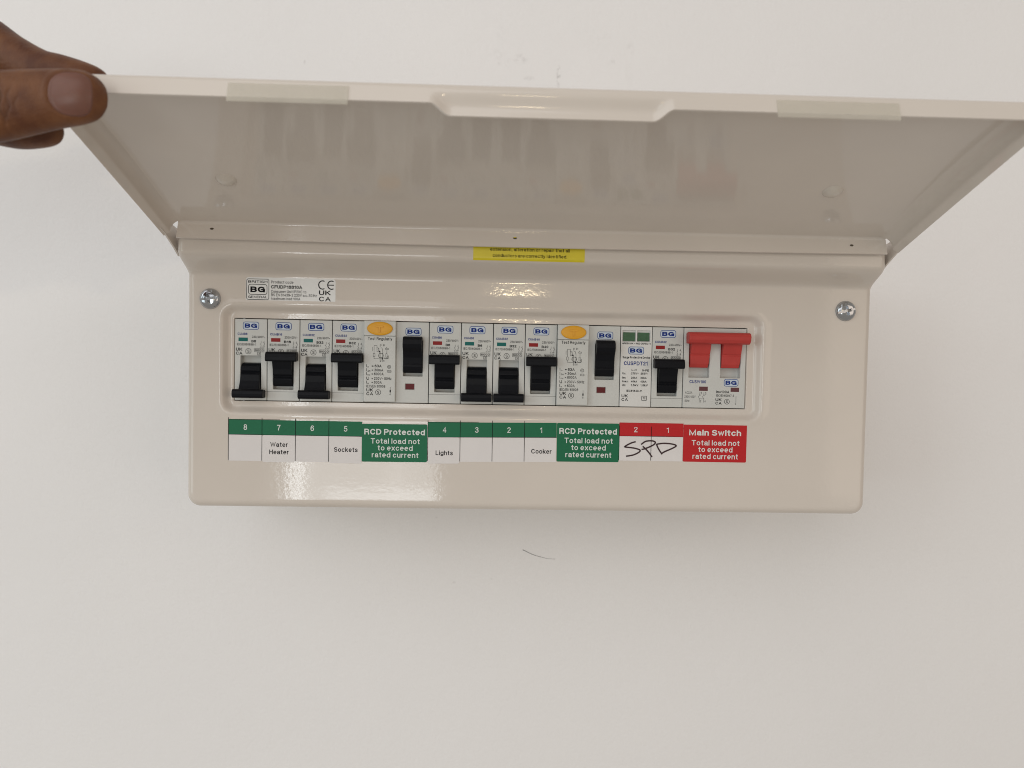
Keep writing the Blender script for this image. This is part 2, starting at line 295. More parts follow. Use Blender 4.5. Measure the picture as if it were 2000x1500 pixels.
class Print:
    def __init__(s, y, warp=None): s.y = y; s.v = []; s.f = []; s.warp = warp

    def add(s, pts, faces):
        n = len(s.v); s.v += [q if len(q) == 3 else (q[0], q[1], 3) for q in pts]; s.f += [[n + i for i in q] for q in faces]

    def text(s, t, x0, x1, z, h, bold=0, rot=0.0):      # fit between x0 and x1; baseline z; cap height h
        vs, fs, w = glyphs(t, bold); sx = (x1 - x0) / w; sz = h / cap_height()
        cx = (x0 + x1) / 2; ca, sa = math.cos(rot), math.sin(rot)
        p = []
        for a, b_, k in vs:
            dx = x0 + a * sx - cx; dz = b_ * sz
            p.append((cx + dx * ca - dz * sa, z + dx * sa + dz * ca, k))
        s.add(p, fs)

    def ctext(s, t, cx, z, h, bold=0, stretch=1.0, rot=0.0):
        w = glyphs(t, bold)[2] * h / cap_height() * stretch; s.text(t, cx - w / 2, cx + w / 2, z, h, bold, rot)

    def ltext(s, t, x, z, h, bold=0, stretch=1.0):
        w = glyphs(t, bold)[2] * h / cap_height() * stretch; s.text(t, x, x + w, z, h, bold)

    def rect(s, x0, x1, z0, z1): s.add([(x0, z0), (x1, z0), (x1, z1), (x0, z1)], [[0, 1, 2, 3]])

    def poly(s, pts): s.add(pts, [list(range(len(pts)))])

    def line(s, pts, w, closed=False):
        pts = list(pts) + ([pts[0]] if closed else [])
        vs, fs = ribbon(pts, w, 0); s.nl = (getattr(s, 'nl', 0) + 1) % 6
        s.add([(x, z, 4 + s.nl) for x, z in vs], fs)

    def arc(s, cx, cz, rx, rz, a0, a1, w, n=18):
        full = abs(a1 - a0) >= 359
        pts = [(cx + rx * math.cos(math.radians(a0 + (a1 - a0) * i / n)), cz + rz * math.sin(math.radians(a0 + (a1 - a0) * i / n))) for i in range(n if full else n + 1)]
        s.line(pts, w, closed=full)

    def rrect(s, x0, x1, z0, z1, r, n=4, w=None):
        pts = []
        for cx, cz, a in ((x1 - r, z1 - r, 0), (x0 + r, z1 - r, 90), (x0 + r, z0 + r, 180), (x1 - r, z0 + r, 270)):
            pts += [(cx + r * math.cos(math.radians(a + 90 * i / n)), cz + r * math.sin(math.radians(a + 90 * i / n))) for i in range(n + 1)]
        if w: s.line(pts, w, True)
        else: s.poly(pts)

    def ukca(s, x0, x1, z0, z1):
        h = (z1 - z0) * 0.44
        s.text('UK', x0, x1, z1 - h, h, .6); s.text('CA', x0, x1, z0, h, .6)

    def smark(s, cx, cz, r):
        s.arc(cx, cz, r, r, 0, 360, 0.22); s.ctext('S', cx, cz - r * .55, r * 1.1, 0.3)

    def make(s, name, material, parent, label=None):
        v = [(x, (s.warp(x, z) if s.warp else 0) + s.y - .004 * k, z) for x, z, k in s.v]
        me = mesh(name, v, s.f, material)
        bm = bmesh.new(); bm.from_mesh(me)
        for f in bm.faces:
            f.normal_update()
            if f.normal.y > 0: f.normal_flip()
        bm.to_mesh(me); bm.free()
        return obj(name, me, parent, label=label)


def badge(parent, cx, cz, y, w=8.9, h=4.4):
    g = Geo(); pts = []
    r = h * .28
    for ax, az, a in ((w / 2 - r, h / 2 - r, 0), (-w / 2 + r, h / 2 - r, 90), (-w / 2 + r, -h / 2 + r, 180), (w / 2 - r, -h / 2 + r, 270)):
        pts += [(cx + ax + r * math.cos(math.radians(a + 22.5 * i)), cz + az + r * math.sin(math.radians(a + 22.5 * i))) for i in range(5)]
    g.prism_y(pts, y - 0.05, y + 0.05)
    bo = obj('logo_badge', g.mesh('logo_badge', 'badge'), parent)
    p = Print(y - 0.09); p.rrect(cx - w / 2 + .2, cx + w / 2 - .2, cz - h / 2 + .2, cz + h / 2 - .2, r * .9, 4, 0.27)
    p.text('BG', cx - w * .385, cx + w * .385, cz - h * .27, h * .54, 1.9)
    p.make('logo_lettering', 'blue_ink', bo)
    return bo


# ------------------------------------------------------------------ wall
wy = 95.0
me = mesh('wall', [(-1600, wy, -1400), (1600, wy, -1400), (1600, wy, 1300), (-1600, wy, 1300)], [[0, 1, 2, 3]], 'wall')
wall = obj('wall', me); wall['kind'] = 'structure'; wall['label'] = 'white painted wall with grey scuffs above the lid'

# a fine hair stuck to the paint below the unit
hr = [(23.4, -128.2), (30.2, -131.4), (35.2, -132.9), (40.2, -134.1), (45.9, -134.5)]
V = []; F = []; ns = 6
hp_ = []
for i in range(len(hr) - 1):
    for k in range(5): hp_.append(tuple(hr[i][c] + (hr[i + 1][c] - hr[i][c]) * k / 5 for c in (0, 1)))
hp_.append(hr[-1])
for i, (x, z) in enumerate(hp_):
    r_ = .16 * (1 - .75 * i / len(hp_))
    for k in range(ns):
        a = 2 * math.pi * k / ns; V.append((x - 23.4, -r_ + r_ * math.cos(a), z + 128.2 + r_ * math.sin(a)))
for i in range(len(hp_) - 1):
    for k in range(ns): F.append([i * ns + k, i * ns + (k + 1) % ns, (i + 1) * ns + (k + 1) % ns, (i + 1) * ns + k])
hair = obj('hair', fix_normals(mesh('hair', V, F, 'ink', True)), loc=(23.4, wy, -128.2)); hair['label'] = 'fine dark hair stuck to the white wall below the fuse box'; hair['category'] = 'hair'

# ------------------------------------------------------------------ consumer unit: front cover
unit = thing('consumer_unit', 'cream metal consumer unit on the white wall with its lid held open', 'fuse box', (22.3, wy, -81))
U = Vector((22.3, wy, -81))


def uw(v): return [(x - U.x, y - U.y, z - U.z) for x, y, z in v]     # world mm -> unit mm


def sstep(t): t = max(0.0, min(1.0, t)); return t * t * t * (t * (6 * t - 15) + 10)


def smooth3(t): t = max(0.0, min(1.0, t)); return t * t * (3 - 2 * t)


def rr_dist(x, z, cx, cz, hx, hz, r):       # >0 inside
    qx = abs(x - cx) - (hx - r); qz = abs(z - cz) - (hz - r)
    return -(math.hypot(max(qx, 0), max(qz, 0)) + min(max(qx, qz), 0) - r)


FACE = -3.5


def cover_y(x, z):
    y = FACE
    if z > 45: y -= 15.0 * smooth3((z - 45.3) / 11.5)
    d = rr_dist(x, z, 1.0, 0.2, 150.0, 30.0, 7.5)
    if d > 0: y += 3.4 * smooth3(d / 4.4)
    # a little outward roll of the pressed metal round the dish
    y -= 0.25 * math.exp(-((d + 0.8) / 1.5) ** 2)
    return y


def dense(lo, hi, step, extra):
    s = {round(lo, 3), round(hi, 3)}
    a = lo + step
    while a < hi - step * .3: s.add(round(a, 3)); a += step
    s |= {round(e_, 3) for e_ in extra if lo < e_ < hi}
    out = sorted(s); res = [out[0]]
    ex = {round(e_, 3) for e_ in extra}
    for a in out[1:]:
        if a - res[-1] < step * .22 and a not in ex and a != out[-1]: continue
        res.append(a)
    return res


CX0, CX1, CZ0, CZ1 = -167.6, 212.2, -81.6, 70.0
AX0, AX1, AZ0, AZ1 = -142.9, 142.9, -22.9, 22.9
FR = 4.5; CR = 7.0
fl = [FR * (1 - math.cos(math.radians(a))) for a in (7, 14, 22, 31, 42, 54, 68, 80)] + [FR]


def rng(a, b_, n): return [a + (b_ - a) * i / n for i in range(n + 1)]


xs = dense(CX0, CX1, 4.0, [CX0 + f_ for f_ in fl] + [CX1 - f_ for f_ in fl] + rng(CX0 + FR, CX0 + 9, 5) + rng(CX1 - 9, CX1 - FR, 5) + rng(-151, -140, 16) + rng(142, 153, 16) + [AX0, AX1])
zs = dense(CZ0, CZ1, 4.0, [CZ0 + f_ for f_ in fl] + [CZ1 - f_ for f_ in fl] + rng(CZ0 + FR, CZ0 + 9, 5) + rng(-32, -21, 16) + rng(21, 32, 16) + rng(44.5, 59, 24) + [AZ0, AZ1])
V = []; F = []


def warp_corner(u, v, W_, H_, R_):
    du = min(u, W_ - u); dv = min(v, H_ - v)
    if du < R_ and dv < R_:
        a = (R_ - du) / R_; b_ = (R_ - dv) / R_; mx_ = max(a, b_); h = math.hypot(a, b_)
        if h > 0: a, b_ = a * mx_ / h, b_ * mx_ / h
        d = R_ * (1 - mx_)
        nu = R_ * (1 - a); nv = R_ * (1 - b_)
        return (nu if u < W_ / 2 else W_ - nu), (nv if v < H_ / 2 else H_ - nv), d
    return u, v, min(du, dv)


nx, nz = len(xs), len(zs)
for z in zs:
    for x in xs:
        u, v, d = warp_corner(x - CX0, z - CZ0, CX1 - CX0, CZ1 - CZ0, CR)
        X, Z = u + CX0, v + CZ0
        y = cover_y(X, Z)
        if d < FR: y += FR - math.sqrt(max(0, FR * FR - (FR - d) ** 2))
        V.append((X, y, Z))
for j in range(nz - 1):
    for i in range(nx - 1):
        if xs[i] >= AX0 - .01 and xs[i + 1] <= AX1 + .01 and zs[j] >= AZ0 - .01 and zs[j + 1] <= AZ1 + .01: continue
        a = j * nx + i; F.append([a, a + 1, a + nx + 1, a + nx])
# side walls back to the wall
per = [i for i in range(nx)] + [j * nx + nx - 1 for j in range(1, nz)] + [(nz - 1) * nx + i for i in range(nx - 2, -1, -1)] + [j * nx for j in range(nz - 2, 0, -1)]
prev = per
for yy in (12, 60, wy - 0.5):
    n0 = len(V); V += [(V[k][0], yy, V[k][2]) for k in per]; cur = list(range(n0, n0 + len(per)))
    for k in range(len(per)):
        q = (k + 1) % len(per); F.append([prev[k], cur[k], cur[q], prev[q]])
    prev = cur
# aperture return, 3 mm deep
ai = [i for i in range(nx) if AX0 - .01 <= xs[i] <= AX1 + .01]; aj = [j for j in range(nz) if AZ0 - .01 <= zs[j] <= AZ1 + .01]
ring = [aj[0] * nx + i for i in ai] + [j * nx + ai[-1] for j in aj[1:]] + [aj[-1] * nx + i for i in ai[-2::-1]] + [j * nx + ai[0] for j in aj[-2:0:-1]]
n0 = len(V); V += [(V[k][0], 3.0, V[k][2]) for k in ring]
for k in range(len(ring)):
    q = (k + 1) % len(ring); F.append([ring[k], ring[q], n0 + q, n0 + k])
me = fix_normals(mesh('front_cover', uw(V), F, 'enamel', True))
cover = obj('front_cover', me, unit)
# dark tray behind the devices
g = Geo(); g.box(-146, 146, 30, 34, -30, 30); g.v = uw(g.v)
obj('back_tray', g.mesh('back_tray', 'dark'), unit)


# cover screws: pan heads with a combination slot
def screw(cx, cz, rot):
    R0 = 5.7; rings = []; V = []; F = []
    nseg = 40
    slots = lambda x, z: None
    prof = [(0, -3.0), (.15, -2.99), (.3, -2.93), (.42, -2.86), (.55, -2.72), (.66, -2.55), (.76, -2.3), (.85, -1.95), (.92, -1.5), (.97, -0.95), (1.0, -0.3), (1.0, 0.2)]
    n = 0
    ca, sa = math.cos(rot), math.sin(rot)
    for r_, y in prof:
        for k in range(nseg):
            a = 2 * math.pi * k / nseg; x = r_ * R0 * math.cos(a); z = r_ * R0 * math.sin(a)
            V.append((x, y, z))
    for i in range(len(prof) - 1):
        for k in range(nseg):
            q = (k + 1) % nseg; F.append([i * nseg + k, i * nseg + q, (i + 1) * nseg + q, (i + 1) * nseg + k])
    V.append((0, -3.0, 0)); c = len(V) - 1
    F += [[c, (k + 1) % nseg, k] for k in range(nseg)]
    me = fix_normals(mesh('screw', V, F, 'chrome', True))
    o = obj('screw', me, unit, loc=(cx - U.x, FACE - U.y, cz - U.z))
    # cut the cross: a long slot and a short deep cross
    cut = Geo()
    cut.box(-5.3, 5.3, -4, -1.75, -.6, .6); cut.box(-.8, .8, -4, -0.9, -2.6, 2.6); cut.box(-2.6, 2.6, -4, -0.9, -.8, .8)
    cuts = []
    for k in range(3):
        gg = Geo(); gg.v = cut.v[k * 8:k * 8 + 8]; gg.f = cut.f[:6]
        gg.v = [(x * ca - z * sa, y, x * sa + z * ca) for x, y, z in gg.v]
        co = obj('cutter', gg.mesh('cutter', 'chrome'), unit, loc=(cx - U.x, FACE - U.y, cz - U.z)); cuts.append(co)
        bo = o.modifiers.new('b', 'BOOLEAN'); bo.operation = 'DIFFERENCE'; bo.object = co; bo.solver = 'EXACT'
    bpy.context.view_layer.update()
    nm = bpy.data.meshes.new_from_object(o.evaluated_get(bpy.context.evaluated_depsgraph_get()))
    o.modifiers.clear(); o.data = nm; nm.name = 'screw'
    for p_ in nm.polygons: p_.use_smooth = len(p_.vertices) <= 4 and abs(p_.normal.y) < 2
    em = o.modifiers.new('edge', 'EDGE_SPLIT'); em.split_angle = math.radians(32)
    for co in cuts: bpy.data.objects.remove(co)


screw(-154.7, 32.8, math.radians(8)); screw(196.8, 33.4, math.radians(14))


# stickers on the cover: bent to the metal, 0.12 mm thick
def sticker(name, x0, x1, z0, z1, material, parent, lift=0.12, rot=0.0, r=0.0, label=None, nx_=2, nz_=2):
    cx, cz = (x0 + x1) / 2, (z0 + z1) / 2; ca, sa = math.cos(rot), math.sin(rot)
    V = []; F = []
    if r:
        pts = []
        for ax, az, a in ((x1 - r, z1 - r, 0), (x0 + r, z1 - r, 90), (x0 + r, z0 + r, 180), (x1 - r, z0 + r, 270)):
            pts += [(ax + r * math.cos(math.radians(a + 22.5 * i)), az + r * math.sin(math.radians(a + 22.5 * i))) for i in range(5)]
        k = len(pts)
        for x, z in pts: V.append((cx + (x - cx) * ca - (z - cz) * sa, 0, cz + (x - cx) * sa + (z - cz) * ca))
        V = [(x, FACE - lift, z) for x, _, z in V] + [(x, FACE + .02, z) for x, _, z in V]
        F = [list(range(k))] + [[i, (i + 1) % k, k + (i + 1) % k, k + i] for i in range(k)]
    else:
        for j in range(nz_ + 1):
            for i in range(nx_ + 1):
                x = x0 + (x1 - x0) * i / nx_ - cx; z = z0 + (z1 - z0) * j / nz_ - cz
                X, Z = cx + x * ca - z * sa, cz + x * sa + z * ca
                V.append((X, cover_y(X, Z) - lift, Z))
        w_ = nx_ + 1
        for j in range(nz_):
            for i in range(nx_): F.append([j * w_ + i, j * w_ + i + 1, (j + 1) * w_ + i + 1, (j + 1) * w_ + i])
        per = [i for i in range(w_)] + [j * w_ + nx_ for j in range(1, nz_ + 1)] + [nz_ * w_ + i for i in range(nx_ - 1, -1, -1)] + [j * w_ for j in range(nz_ - 1, 0, -1)]
        n0 = len(V); V += [(V[k][0], V[k][1] + lift + .02, V[k][2]) for k in per]
        for k in range(len(per)): F.append([per[k], n0 + k, n0 + (k + 1) % len(per), per[(k + 1) % len(per)]])
    return obj(name, fix_normals(mesh(name, uw(V), F, material)), parent, label=label)


class CPrint(Print):      # printing on the cover, in world mm
    def make(s, name, material, parent, label=None):
        f = s.warp or (lambda x, z: FACE)
        v = uw([(x, f(x, z) + s.y - .004 * k, z) for x, z, k in s.v])
        me = mesh(name, v, s.f, material)
        bm = bmesh.new(); bm.from_mesh(me)
        for q in bm.faces:
            q.normal_update()
            if q.normal.y > 0: q.normal_flip()
        bm.to_mesh(me); bm.free()
        return obj(name, me, parent, label=label)


# yellow notice on the hood
ys = sticker('notice_sticker', -11.6, 47.8, 55.3, 69, 'yellow', unit, nx_=4, nz_=14, label='yellow notice sticker half hidden under the lid')
p = CPrint(-0.18, cover_y)
p.text('extension, alteration or repair that all', -2.6, 39.8, 60.35, 1.75, .15); p.text('conductors are correctly Identified.', -1.2, 38.4, 57.1, 1.75, .15); p.text('Great care should be taken before', -8.6, 28.5, 63.3, 1.75, .15)
p.make('lettering', 'ink', ys)

# product label
ps = sticker('product_label', -135.6, -86.9, 31.7, 45.0, 'silver_paper', unit, r=1.6, rot=-0.004, label='silver white product label with black print')
p = CPrint(-0.17)
x0, z1 = -135.6, 45.0
p.rrect(x0 + .5, x0 + 12.5, 32.9, 44.1, 1.0, 4, .28); p.rrect(x0 + 1.5, x0 + 11.5, 35.7, 41.2, 1.2, 4, .28)
p.text('BG', x0 + 2.5, x0 + 10.5, 36.9, 3.1, 1.8); p.text('BRITISH', x0 + 1.3, x0 + 11.7, 42.0, 1.3, .3); p.text('GENERAL', x0 + 1.3, x0 + 11.7, 33.7, 1.3, .3)
p.text('Product code', x0 + 13.7, x0 + 25.8, 41.9, 1.5); p.text('CFUDP16610A', x0 + 13.7, x0 + 30.6, 39.1, 1.85, 1.3)
p.text('Consumer Unit IP2XC to', x0 + 13.7, x0 + 32.8, 36.8, 1.5); p.text('BS EN 61439-3 230V a.c. 50 Hz', x0 + 13.7, x0 + 38.6, 34.9, 1.5); p.text('Maximum load 100A', x0 + 13.7, x0 + 29.6, 32.9, 1.5)
ox = x0 + 41.6
p.arc(ox, 41.6, 2.1, 2.25, 60, 300, .55); p.arc(ox + 4.9, 41.6, 2.1, 2.25, 60, 300, .55); p.rect(ox + 3.0, ox + 6.2, 41.35, 41.85)
p.text('UK', ox - 1.9, ox + 4.6, 36.1, 2.5, .5); p.text('CA', ox - 1.9, ox + 4.6, 32.7, 2.5, .5)
p.make('lettering', 'ink', ps)


# circuit strips and warning stickers
def strip(xb, zt, zb, zm, nums, words, material, rot, rounded=(), PW=17.97, drop=.5):
    n = len(nums); x0, x1 = xb, xb + PW * n
    st = sticker('label_strip', x0, x1, zm, zt, material, unit, lift=.12, rot=rot, nx_=n)
    cz = lambda x: (x - (x0 + x1) / 2) * math.tan(rot)
    pw = CPrint(-.19); pk = CPrint(-.21)
    for i, a in enumerate(nums):
        xa = x0 + PW * i; o_ = cz(xa + 9)
        lo = zb + o_ - (drop if i in rounded else 0)
        sticker('label_cell', xa + .15, xa + PW - .15, lo, zm + o_ - .1, 'paper', st, lift=.15 if i in rounded else .12, rot=rot, r=1.1 if i in rounded else 0)
        pw.ctext(a, xa + 9.2, (zt + zm) / 2 + o_ - 1.55, 3.1, 0.1, .95)
        if i or rounded is not None: pk.rect(xa - .14, xa + .14, zb + cz(xa) + .3, zt + cz(xa) + (1.1 if material == 'green_paper' else -.2))
        pt = CPrint(-.22)
        for k, t in enumerate(words[i]):
            pt.ctext(t, xa + words_dx.get(t, 9.4), words_z[t] + o_, 2.55, .25, 1.0)
        if pt.v: pt.make('lettering', 'ink', st)
    pk.line([(x0, zm + cz(x0)), (x1, zm + cz(x1))], .22)
    if material == 'green_paper': pk.line([(x0, zt + cz(x0) + .1), (x0 + 28, zt + cz(x0 + 28) + .25)], .22)
    pw.make('numbers', 'white_ink', st); pk.make('dividers', 'ink', st)
    return st


words_z = {'Water': -47.7, 'Heater': -51.8, 'Sockets': -49.9, 'Lights': -50.6, 'Cooker': -49.6}
words_dx = {'Cooker': 9.6, 'Lights': 9.2}
strip(-144.5, -33.0, -55.7, -41.2, '8765', [[], ['Water', 'Heater'], [], ['Sockets']], 'green_paper', -0.0015, (1, 3), 18.25)
strip(-35.3, -32.4, -54.3, -40.6, '4321', [['Lights'], [], [], ['Cooker']], 'green_paper', 0.012, (0,), 17.85, 1.0)
rs = strip(71.2, -31.2, -52.5, -38.7, '21', [[], []], 'red_paper', -0.001, (), 17.95)


def warn(x0, x1, z0, z1, material, head, rot=0.0, label=None):
    st = sticker('warning_sticker', x0, x1, z0, z1, material, unit, lift=.14, rot=rot, r=.7, label=label)
    p = CPrint(-.2); c = (x0 + x1) / 2; h = z1 - z0
    ins = 1.3 if head[0] == 'R' else 3.2
    bl = (.285, .52, .70, .885) if head[0] == 'R' else (.305, .565, .74, .92)
    p.text(head, x0 + ins, x1 - ins, z1 - h * bl[0], h * .152, 1.05)
    for k, (t, w) in enumerate((('Total load not', 27.0), ('to exceed', 19.3), ('rated current', 25.7))):
        p.text(t, c + .4 - w / 2, c + .4 + w / 2, z1 - h * bl[k + 1], h * .138, .3)
    p.make('lettering', 'white_ink', st)
    return st


warn(-71.6, -35.6, -55.1, -34.1, 'green_paper', 'RCD Protected', .004, 'green RCD Protected sticker between cells 5 and 4')
warn(36.3, 71.1, -53.5, -31.9, 'green_paper', 'RCD Protected', .004, 'green RCD Protected sticker right of the cell marked Cooker')
warn(107.2, 143.0, -52.6, -31.2, 'red_paper', 'Main Switch', -.002, 'red Main Switch sticker at the right end of the strips')

# handwriting across the two cells right of the green sticker
hp = CPrint(-.27)


def hx(a, b_):
    px = 1180 + a / 3.774; py = 790 + b_ / 3.774
    return ((px - 1209) * .2842 + 71.3, -31.2 - (py - 822.3 - (px - 1209) * .019) * .2835)


def curve(pts, n=6):
    out = []
    for i in range(len(pts) - 1):
        p0, p1, p2, p3 = pts[max(0, i - 1)], pts[i], pts[i + 1], pts[min(len(pts) - 1, i + 2)]
        for k in range(n):
            t = k / n
            out.append(tuple(.5 * (2 * p1[c] + (p2[c] - p0[c]) * t + (2 * p0[c] - 5 * p1[c] + 4 * p2[c] - p3[c]) * t * t + (3 * p1[c] - p0[c] - 3 * p2[c] + p3[c]) * t ** 3) for c in (0, 1)))
    return out + [pts[-1]]


for st in ([(231, 265), (195, 276), (152, 300), (165, 306), (215, 312), (262, 326), (258, 343), (215, 364), (162, 373)],
           [(284, 300), (305, 318), (330, 345), (356, 380)],
           [(276, 323), (300, 318), (340, 302), (370, 285), (376, 268), (350, 259), (305, 263), (272, 286)],
           [(386, 283), (402, 318), (430, 360)], [(386, 285), (440, 278), (505, 284), (534, 297), (505, 316), (450, 340), (424, 356)]):
    hp.line(curve([hx(*q) for q in st]), .78)
hp.make('handwriting', 'marker', rs)

# ------------------------------------------------------------------ lid (a folded tray, hinged at the hood, held open)
LO = Vector((0, -19.5, 72.0)); EV = Vector((0, -.951, .309)); EW = Vector((0, -.309, -.951))
LX0, LX1, LL = -171.8, 215.2, 117.6
LR = 2.3; DEPTH = 9.0


def lp(x, v, w): q = LO + EV * v + EW * w; return (x, q.y, q.z)


RS = 7.0; BOW = 2.6; FLARE = 2.6      # wide fold at the sides, panel arched outwards, sides splayed
fl2 = [LR * (1 - math.cos(math.radians(a))) for a in (10, 22, 36, 50, 65, 79)] + [LR]
fls = [RS * (1 - math.cos(math.radians(a))) for a in (6, 13, 21, 30, 40, 51, 62, 74, 83)] + [RS]
H0, H1 = -24.5, 65.0            # finger pull
PX0, PX1 = LX0 + FLARE, LX1 - FLARE
lx = dense(PX0, PX1, 10.0, [PX0 + f_ for f_ in fls] + [PX1 - f_ for f_ in fls] + rng(H0 - 5, H0 + 9, 14) + rng(H1 - 9, H1 + 5, 14) + [-165.4, 209.2])
lv = dense(0, LL, 6.0, fl2 + [LL - f_ for f_ in fl2])
V = []; F = []; FH = []
nx, nz = len(lx), len(lv)
quart = lambda d, r: r - math.sqrt(max(0, r * r - (r - d) ** 2)) if d < r else 0.0
for v in lv:
    for x in lx:
        w = max(quart(min(x - PX0, PX1 - x), RS), quart(min(v, LL - v), LR))
        tt = v / LL
        w -= BOW * 4 * tt * (1 - tt) * (1 - w / RS * .6)
        V.append((x, v, w))
for j in range(nz - 1):
    for i in range(nx - 1):
        if lv[j + 1] <= LR + .02 and (lx[i + 1] <= -165.3 or lx[i] >= 209.1): continue
        a = j * nx + i; F.append([a, a + nx, a + nx + 1, a + 1])
per = [i for i in range(nx)] + [j * nx + nx - 1 for j in range(1, nz)] + [(nz - 1) * nx + i for i in range(nx - 2, -1, -1)] + [j * nx for j in range(nz - 2, 0, -1)]
NR = 12
prev = per
for r_ in range(NR):
    n0 = len(V)
    t = (r_ + 1) / NR
    for k in per:
        x, v, w0 = V[k]; vv = v; end = DEPTH
        if v > LL - .01:
            e_ = smooth3((x - H0 + 2) / 8) * smooth3((H1 + 2 - x) / 8)
            end += 3.5 * e_
            vv = v - e_ * 3.0 * smooth3((t - .10) / .6)
        if v < .01: end += 0.9 + 1.0 * (1 - ((x - 22) / 190) ** 2)
        xx = x - FLARE * t if x < PX0 + .01 else (x + FLARE * t if x > PX1 - .01 else x)
        V.append((xx, vv, w0 + (end - w0) * t))
    cur = list(range(n0, n0 + len(per)))
    for k in range(len(per)):
        q = (k + 1) % len(per)
        xa, xb = V[per[k]][0], V[per[q]][0]; va, vb = V[per[k]][1], V[per[q]][1]
        if min(va, vb) < 1.4 and (max(xa, xb) <= -165.2 or min(xa, xb) >= 209.0): continue
        fc = [prev[k], prev[q], cur[q], cur[k]]
        if min(va, vb) > LL - .1 and min(xa, xb) >= H0 - 5.01 and max(xa, xb) <= H1 + 5.01 and r_ >= 1: FH.append(fc)
        else: F.append(fc)
    prev = cur
VW = uw([lp(*q) for q in V])


def sub(faces):
    ids = sorted({i for f_ in faces for i in f_}); mp = {k: i for i, k in enumerate(ids)}
    return [VW[i] for i in ids], [[mp[i] for i in f_] for f_ in faces]


def sheet(name, faces, parent, th=0.9):
    v_, f_ = sub(faces); me = mesh(name, v_, f_, 'enamel', True)
    o = obj(name, me, parent)
    so = o.modifiers.new('thickness', 'SOLIDIFY'); so.thickness = th * MM; so.offset = -1
    es = o.modifiers.new('edge', 'EDGE_SPLIT'); es.split_angle = math.radians(40)
    return o


# orient outward: panel faces must point away from EW
lid = sheet('lid', F, unit)


def check(o):
    me = o.data; me.update()
    c = sum((p_.normal.dot(EW) * p_.area for p_ in me.polygons)); c2 = sum((p_.normal.dot(EV) * p_.area for p_ in me.polygons))
    return c, c2


if check(lid)[0] > 0: lid.data.flip_normals()
pull = sheet('finger_pull', FH, lid)
if check(pull)[1] < 0: pull.data.flip_normals()
# hinge ears at the two rear corners
for x0, x1 in ((-171.0, -170.1), (214.1, 215.0)):
    g = Geo(); g.prism_x([lp(0, 9, 9)[1:], lp(0, 3.0, 9)[1:], (-13, 58.5), (-7, 55), (-3, 57), (-3, 68), lp(0, 0.5, 1.2)[1:], lp(0, 9, 1.2)[1:]], x0 + (.15 if x0 < 0 else -.15), x1 + (.15 if x0 < 0 else -.15))
    g.v = uw(g.v); obj('hinge_ear', g.mesh('hinge_ear', 'enamel'), lid)
# tape strips folded under the front lip
for x0, x1, wa, wb, lab in ((-102.4, -57.2, 3.2, 11.2, 'yellowed tape pad nearer the hand'), (106.5, 154.4, 3.6, 11.2, 'yellowed tape pad at the right')):
    g = Geo(); n = 1
    q = [(LL + .55, wa), (LL + .55, wb), (LL - .1, wb), (LL - .1, 9.1), (LL + .03, 9.1), (LL + .03, wa)]
    prof = [lp(0, a, b_)[1:] for a, b_ in q]; g.prism_x(prof, x0, x1); g.v = uw(g.v)
    obj('tape_pad', g.mesh('tape_pad', 'tape'), lid, bevel=.15, label=lab)
# clear bumpers inside the lid
for bx, bv in ((-128.5, 40.0), (161.9, 43.5)):
    V2 = []; F2 = []; ns = 28; pr = [(5.0, 0.7), (4.6, 1.2), (3.9, 1.8), (3.1, 2.35), (2.2, 2.75), (1.2, 3.0), (0.4, 3.06)]
    for r_, w in pr:
        for k in range(ns):
            a = 2 * math.pi * k / ns; V2.append(lp(bx + r_ * math.cos(a), bv + r_ * math.sin(a), w + .2 - BOW * 4 * (bv + r_ * math.sin(a)) / LL * (1 - (bv + r_ * math.sin(a)) / LL)))
    for i in range(len(pr) - 1):
        for k in range(ns): F2.append([i * ns + k, i * ns + (k + 1) % ns, (i + 1) * ns + (k + 1) % ns, (i + 1) * ns + k])
    F2.append([(len(pr) - 1) * ns + k for k in range(ns)])
    obj('bumper', fix_normals(mesh('bumper', uw(V2), F2, 'rubber', True)), lid)
# three small holes in the rear lip, drawn as flat coloured discs
for hxx, hw, hm in ((-147.6, 4.6, 'dark'), (10.3, 5.9, 'yellow'), (190.3, 5.4, 'maroon')):
    g = []; r_ = 1.0
    for k in range(16):
        a = 2 * math.pi * k / 16; g.append(lp(hxx + 1.0 * math.cos(a), 0.03, hw + 0.6 * math.sin(a)))
    # flat disc on the camera side, the hole's shade put into its brown
    gg = [(x, y - 0.93 * .951, z + .93 * .309) for x, y, z in g]
    in_ = [(x * .7 + hxx * .3, y + 0.02, z - .2) for x, y, z in gg]
    obj('hole_disc', mesh('hole_disc', uw(gg), [list(range(16))], 'hole'), lid)
    if hm == 'yellow':
        cz_ = sum(z for _, _, z in gg) / 16
        g2 = [(hxx + (x - hxx) * .8, y - .05, cz_ + (z - cz_) * .45 + .35) for x, y, z in gg]
        obj('hole_disc', mesh('hole_disc', uw(g2), [list(range(16))], 'yellow'), lid)

# ------------------------------------------------------------------ devices in the row
PT = 17.8
_m = {}


